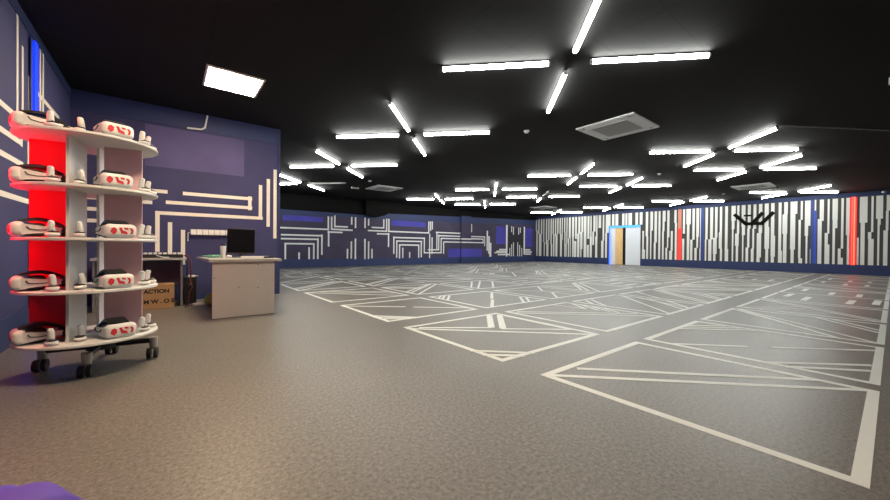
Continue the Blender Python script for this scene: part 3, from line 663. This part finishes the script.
ch = thing('charging_dock', 'black charging tray with white battery row on the side table', 'charger', (-.12, 7.42, .80))
MB().box(-.26, .33, -.10, .10, .0005, .055, .010).build('tray', M_BLACK, ch)
for k in range(9): MB().box(-.245+k*.062, -.197+k*.062, -.07, .07, .0555, .085, .010, 3).build('battery', M_WHITEP, ch)
MB().tube([(-.02, -.10, .04), (.02, -.13, .03), (.06, -.135, .012), (.14, -.13, .010)], .006, 8).build('cord', M_WHITEP, ch)
b = MB()
b.tube([(.22, 7.40, .832), (.28, 7.38, .83), (.315, 7.36, .74), (.32, 7.36, .55), (.30, 7.36, .40), (.335, 7.34, .30), (.29, 7.33, .22), (.275, 7.30, .02), (.275, 7.18, .012)], .011, 8)
tag(b.build('power_cable', M_CABLE, smooth=True), 'dark red cable hanging off the side table beside the computer tower', 'cable')
b = MB()
b.tube([(.262, 7.27, .78), (.262, 7.265, .60), (.258, 7.26, .42), (.25, 7.255, .30), (.258, 7.245, .16), (.25, 7.23, .012), (.235, 7.08, .012)], .009, 8)
tag(b.build('power_cable', M_BLACK, smooth=True), 'black cable hanging off the right end of the side table', 'cable')

# carton with printing
BX = (-.13, 7.17)
carton = thing('cardboard_box', 'brown cardboard carton with black printing on the floor under side table', 'box', (BX[0], BX[1], 0), math.radians(4))
MB().box(-.22, .22, 0, .30, .002, .385, .004).build('carton_body', M_CARD, carton)
MB().box(-.221, .221, .145, .155, .385, .387).build('tape_strip', mat('tan_tape', (.40, .27, .14), .35), carton)
def text(body, size, x, z, name):
    cu = bpy.data.curves.new(name, 'FONT'); cu.body = body; cu.size = size; cu.extrude = .0006; cu.offset = .004; cu.align_x = 'CENTER'
    tmp = bpy.data.objects.new(name, cu); COL.objects.link(tmp)
    dg = bpy.context.evaluated_depsgraph_get()
    me = bpy.data.meshes.new_from_object(tmp.evaluated_get(dg)); bpy.data.objects.remove(tmp)
    me.materials.clear(); me.materials.append(M_INK)
    o = bpy.data.objects.new(name, me); COL.objects.link(o); o.parent = carton
    o.location = (x, -.0014, z); o.rotation_euler = (PI/2, 0, 0)
    return o
text('ACTION', .082, .0, .25, 'printed_word')
text('M W . O S', .085, .03, .09, 'printed_mark')

# ------------------------------------------------------------------ purple bag in the foreground
b = MB().ball((0, 0, 0), 1, 1, 1, 128)
for v in b.bm.verts:
    d = v.co.normalized()
    a = math.atan2(d.y, d.x)
    fold = .0
    for a0, dep, wd in ((.20, .26, .085), (.95, .16, .07), (1.9, .2, .08), (2.7, .1, .1), (-.4, .1, .1), (-1.5, .1, .1), (-2.4, .1, .1)):
        da = (a-a0+PI) % (2*PI)-PI
        fold += dep*math.exp(-(da/wd)**2)
    e = math.sqrt(max(0, 1-d.z*d.z))
    r = (1-fold*(.35+.65*e))*(1+.03*math.sin(7*a+3*d.z))
    sq_ = (abs(d.z)**.55)*(1 if d.z > 0 else -1)
    e2 = e**.55
    k_ = e2/max(e, 1e-4)
    v.co = Vector((d.x*k_*.37*r, d.y*k_*.35*r, max(0.001, .17+.170*sq_*(1-.9*fold*e))))
tag(b.build('nylon_bag', M_PURPLE, smooth=True, loc=(-.515, 1.318, 0)), 'crumpled purple nylon bag on the floor at the bottom left corner', 'bag')

# ------------------------------------------------------------------ camera, world, view
cam = bpy.data.cameras.new('camera'); co = bpy.data.objects.new('camera', cam); COL.objects.link(co)
cam.sensor_width = 36; cam.lens = 353.168/890*36; cam.clip_start = .02; cam.clip_end = 100
yaw, pit, rol = .6662, -.0062811, .007953
F_ = Vector((math.sin(yaw)*math.cos(pit), math.cos(yaw)*math.cos(pit), math.sin(pit)))
R_ = Vector((math.cos(yaw), -math.sin(yaw), 0)); U_ = R_.cross(F_)
R2 = R_*math.cos(rol)+U_*math.sin(rol); U2 = -R_*math.sin(rol)+U_*math.cos(rol)
co.matrix_world = Matrix(((R2.x, U2.x, -F_.x, 0), (R2.y, U2.y, -F_.y, 0), (R2.z, U2.z, -F_.z, 1.0), (0, 0, 0, 1)))
SC.camera = co
w = bpy.data.worlds.new('world'); SC.world = w; w.use_nodes = True
w.node_tree.nodes['Background'].inputs[0].default_value = (.02, .02, .022, 1)
w.node_tree.nodes['Background'].inputs[1].default_value = 0.0
SC.view_settings.view_transform = 'Standard'; SC.view_settings.look = 'None'
SC.view_settings.gamma = 1; SC.view_settings.use_curve_mapping = False
SC.view_settings.exposure = EXPOSURE
SC.cycles.max_bounces = 8; SC.cycles.diffuse_bounces = 4; SC.cycles.use_denoising = True
SC.cycles.sample_clamp_indirect = 6
